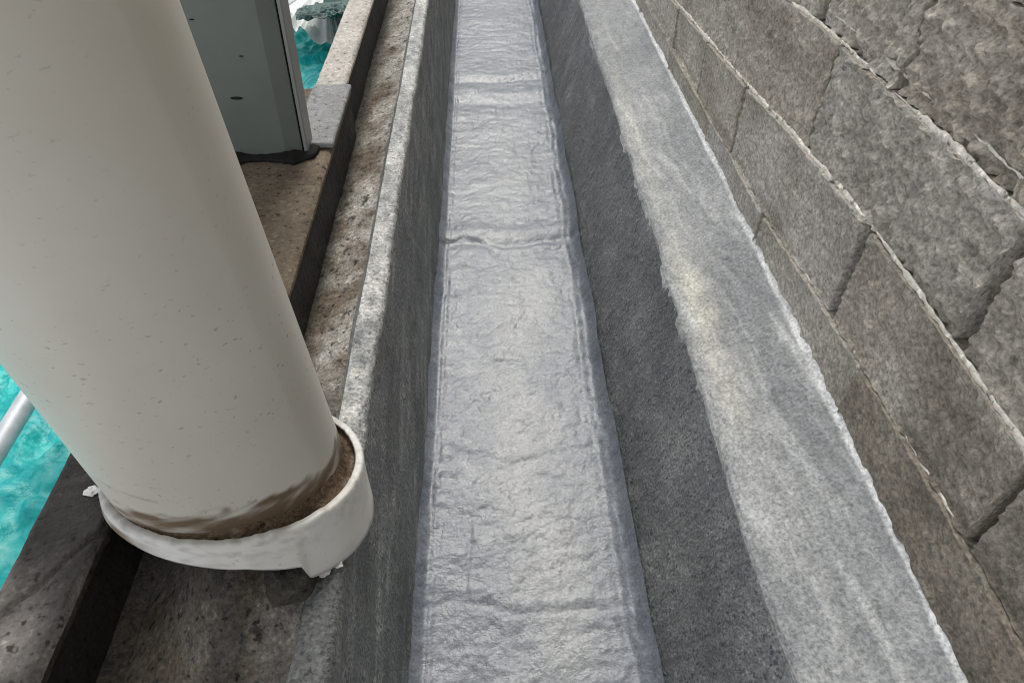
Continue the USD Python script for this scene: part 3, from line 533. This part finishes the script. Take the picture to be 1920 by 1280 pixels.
# the far stretch and the upper part, out of the picture, as plain coursed brickwork
far = []
for r in range(6):
    for y0 in np.arange(2.1, 4.5, .23): far.append((y0+.004, y0+.226, CAM_H-.47+r*.076, CAM_H-.398+r*.076))
for r in range(12):
    for y0 in np.arange(-.8, 4.4, .23): far.append((y0+.004 + .115*(r % 2), y0+.226 + .115*(r % 2), CAM_H+.035+r*.076, CAM_H+.107+r*.076))
V, F = [], []; o = 0
for (a0, a1, b0, b1) in far:
    m = box(WX-.001, WX+.10, a0, a1, b0, b1, .003).to_mesh(); V.append(m.vert_properties[:, :3]); F.append(np.array(m.tri_verts)+o); o += len(V[-1])
tag(obj('brickwork', (np.concatenate(V), np.concatenate(F)), BR[0], wall), kind='stuff')
obj('mortar_backing', box(WX+0.0045, WX+0.095, -0.8, 4.6, 0.652, 1.56, 0.001), M['mortar'], wall)
# pale beads of mortar squeezed along the beds
def bead(zf, y0, y1, r, x, seed, off=0.0, flat=0.6):
    ys_ = np.arange(y0, y1, .0018); n = len(ys_)
    p = np.stack([ys_*0, ys_, ys_*0], 1)
    fade = np.clip(np.minimum(ys_-y0, y1-ys_)/.02, 0.05, 1)
    rr = 1.45*r*fade*np.clip(0.62 + 0.65*fbm(p, .04, 3, seed) + .55*fbm(p, .008, 2, seed+1), 0.10, 1.7)
    a = np.linspace(0, 2*np.pi, 13)[:-1]
    zc = zf(ys_) + off + fbm(p, .05, 3, seed+2)*0.0016 + fbm(p, .009, 2, seed+3)*0.0008
    xc = x + fbm(p, .04, 3, seed+4)*0.0007
    V = np.stack([xc[:, None] - np.cos(a)*rr[:, None]*flat, np.repeat(ys_[:, None], 12, 1), zc[:, None] + np.sin(a)*rr[:, None]], -1)
    V[..., 0] += fbm(V, .006, 2, seed+5)*0.0012; V[..., 2] += fbm(V, .005, 2, seed+6)*0.0012
    F = lathe_faces(n, 12); caps = []
    for e, o in ((0, 0), (n-1, (n-1)*12)):
        for j in range(1, 11): caps.append((o, o+j+1, o+j) if e == 0 else (o, o+j, o+j+1))
    F = np.concatenate([F, np.array(caps)])
    m = trimesh.Trimesh(V.reshape(-1, 3), F, process=False)
    if m.volume < 0: F = F[:, ::-1]
    obj('mortar_bead', (V.reshape(-1, 3), F), M['mortar_white'], wall, True)
bz = lambda y: np.interp(y, Y, base_z) + 0.0045
bead(beds[2], 0.12, .40, .0020, WX-.0065, 310, .001); bead(beds[2], .40, .70, .0018, WX-.0065, 311, .001); bead(beds[2], .69, 1.9, .0019, WX-.0065, 312, .001)
bead(beds[3], 0.1, .44, .0021, WX-.0025, 320, .0005); bead(beds[3], .455, .54, .0018, WX-.0025, 321); bead(beds[3], .52, 1.8, .0018, WX-.0025, 322)
bead(lambda y: beds[3](y)+.0105, .40, .475, .0014, WX+.0015, 323); bead(lambda y: beds[3](y)+.0105, .51, .56, .0016, WX+.0010, 324); bead(lambda y: beds[3](y)+.011, .28, .355, .0014, WX+.001, 325)
bead(beds[1], .405, .545, .0010, WX-.0086, 330); bead(beds[1], .56, 1.3, .0010, WX-.0086, 331); bead(beds[1], .20, .37, .0010, WX-.0086, 332)
def upright(yc, zlo, zhi, r, x, seed):
    n = 40; zz = np.linspace(zlo, zhi, n); p = np.stack([zz*0, zz*0, zz], 1)
    rr = r*np.clip(.8+.7*fbm(p, .02, 3, seed), .2, 1.6); a = np.linspace(0, 2*np.pi, 11)[:-1]
    V = np.stack([x - np.cos(a)*rr[:, None]*.7, yc + np.sin(a)*rr[:, None] + (fbm(p, .03, 2, seed+1)*.0015)[:, None], np.repeat(zz[:, None], 10, 1)], -1)
    F = lathe_faces(n, 10); m = trimesh.Trimesh(V.reshape(-1, 3), F, process=False)
    F = F[:, ::-1] if m.volume < 0 else F
    obj('mortar_bead', (V.reshape(-1, 3), F), M['skim'], wall, True)
upright(.514, CAM_H-.270, CAM_H-.208, .0055, WX+.001, 340); upright(.389, CAM_H-.342, CAM_H-.288, .0022, WX-.003, 341)

# ------------------------------------------------------------------ what lies beyond the coping: scaffold tubes and debris netting
def crumple(x0, x1, y0, y1, nx, ny, zf, amp, seed, wl=.22):
    X, YY = np.meshgrid(np.linspace(x0, x1, nx), np.linspace(y0, y1, ny)); pt = np.stack([X, YY, X*0], -1)
    wp = pt + np.stack([fbm(pt, .4, 2, seed+5), fbm(pt, .4, 2, seed+6), X*0], -1)*.12
    z = zf(X, YY) + amp*(0.35-np.abs(fbm(wp, wl, 4, seed)))*1.6 + amp*.8*fbm(pt, .7, 2, seed+1) + amp*.45*(0.3-np.abs(fbm(wp, (wl*.22, wl*.5, 1), 2, seed+2)))
    X = X + fbm(pt, .2, 2, seed+3)*amp*.4; YY = YY + fbm(pt, .2, 2, seed+4)*amp*.4
    return np.stack([X, YY, z], -1)
net = obj('debris_net', slab(crumple(-2.6, -0.36, -0.6, 5.5, 190, 420, lambda x, y: -0.95 + .05*np.sin(y*2.3) - 0.22*(x+.36)*0, .085, 401, .26), (0, 0, -.002)), M['net'], None, True)
tag(net, 'crumpled teal debris net lying over the scaffold below the coping', 'net')
sh = obj('dust_sheet', slab(crumple(-1.12, -0.80, 3.75, 5.4, 80, 200, lambda x, y: -0.80 + .08*np.sin(x*9+y*3), .12, 421, .25), (0, 0, -.002)), M['sheet'], None, True)
tag(sh, 'bunched white plastic sheet on the teal net, seen between post and coping', 'plastic sheet')
dk = obj('shade_net', slab(crumple(-0.92, -0.60, 3.55, 4.6, 60, 160, lambda x, y: -0.72 + .08*np.sin(y*4), .10, 441, .16), (0, 0, -.002)), M['net_dark'], None, True)
tag(dk, 'bundle of dark green shade net beside the far coping', 'net')
for (p0, p1, r, lab) in (((-1.155, -.6, -.68), (-1.155, 5.2, -.68), .024, 'grey scaffold tube running along the teal net in the left corner'),
                         ((-2.2, -.6, -.72), (-2.2, 5.2, -.72), .024, 'outer scaffold tube parallel to the building edge'),
                         ((-2.4, -.2, -1.12), (-.3, -.2, -1.12), .024, 'cross tube under the near end of the teal net'),
                         ((-2.4, 2.0, -1.12), (-.3, 2.0, -1.12), .024, 'cross tube under the middle of the teal net'),
                         ((-2.4, 4.6, -1.12), (-.3, 4.6, -1.12), .024, 'cross tube under the far end of the teal net')):
    o = thing('scaffold_tube', lab, 'scaffold tube', p0, 'scaffold tubes outside the coping')
    p0, p1 = np.array(p0), np.array(p1)
    d = (p1-p0)/np.linalg.norm(p1-p0)
    ring_prof = [(r, 0), (r, np.linalg.norm(p1-p0)), (r-.004, np.linalg.norm(p1-p0)), (r-.004, 0)]
    if abs(d[1]) > .9:
        V, F = ring_surface(p0, d + np.array([1e-4, 0, 0]), ring_prof, 28)
    else: V, F = ring_surface(p0, d, ring_prof, 28)
    obj('tube_wall', (V, F), M['gal'], o, 40)
for (x_, y_, lab) in ((-2.2, -.25, 'near scaffold standard rising from the yard'), (-2.2, 4.65, 'far scaffold standard rising from the yard'), (-1.05, -.25, 'inner near scaffold standard below the net'), (-1.05, 4.65, 'inner far scaffold standard below the net')):
    o = thing('scaffold_standard', lab, 'scaffold tube', (x_ + .05, y_, -6), 'scaffold standards outside the coping'); obj('tube_wall', tube((x_+.05, y_, -6), (x_+.05, y_, -.5), .024), M['gal'], o, 40)
    obj('base_plate', box(x_-.03, x_+.13, y_-.08, y_+.08, -6.0+.001, -5.992, .001), M['gal'], o)

# ------------------------------------------------------------------ crumbs of plaster
for k, (x_, y_, z_, s_, lab) in enumerate((
        (-0.263, 0.268, .2365, .0042, 'white plaster crumb on the dark coping beside the pipe'),
        (-0.158, 0.196, .205, .0035, 'white plaster crumb under the front of the pipe collar'),
        (-0.107, 0.213, .2235, .0042, 'white plaster crumb below the broken corner of the collar'),
        (-0.100, 0.219, .2225, .0032, 'white plaster flake touching the lower edge of the collar'),
        (-0.168, 0.178, .2005, .0022, 'small plaster crumb on the brown ledge, in front of the collar'),
        (-0.167, 0.168, .2005, .0020, 'small plaster crumb on the brown ledge, nearest the lower picture edge'))):
    c = trimesh.creation.icosphere(3, 1.0); v = c.vertices*np.array([1.4, 1, .5])*s_*.75
    v = v*(1+.9*fbm(c.vertices*1.0+k*7, .8, 3, 500+k))[:, None]
    o = obj('plaster_crumb', (v+[x_, y_, z_], c.faces), M['chip'], None, False); tag(o, lab, 'plaster crumb', 'plaster crumbs round the foot of the pipe')
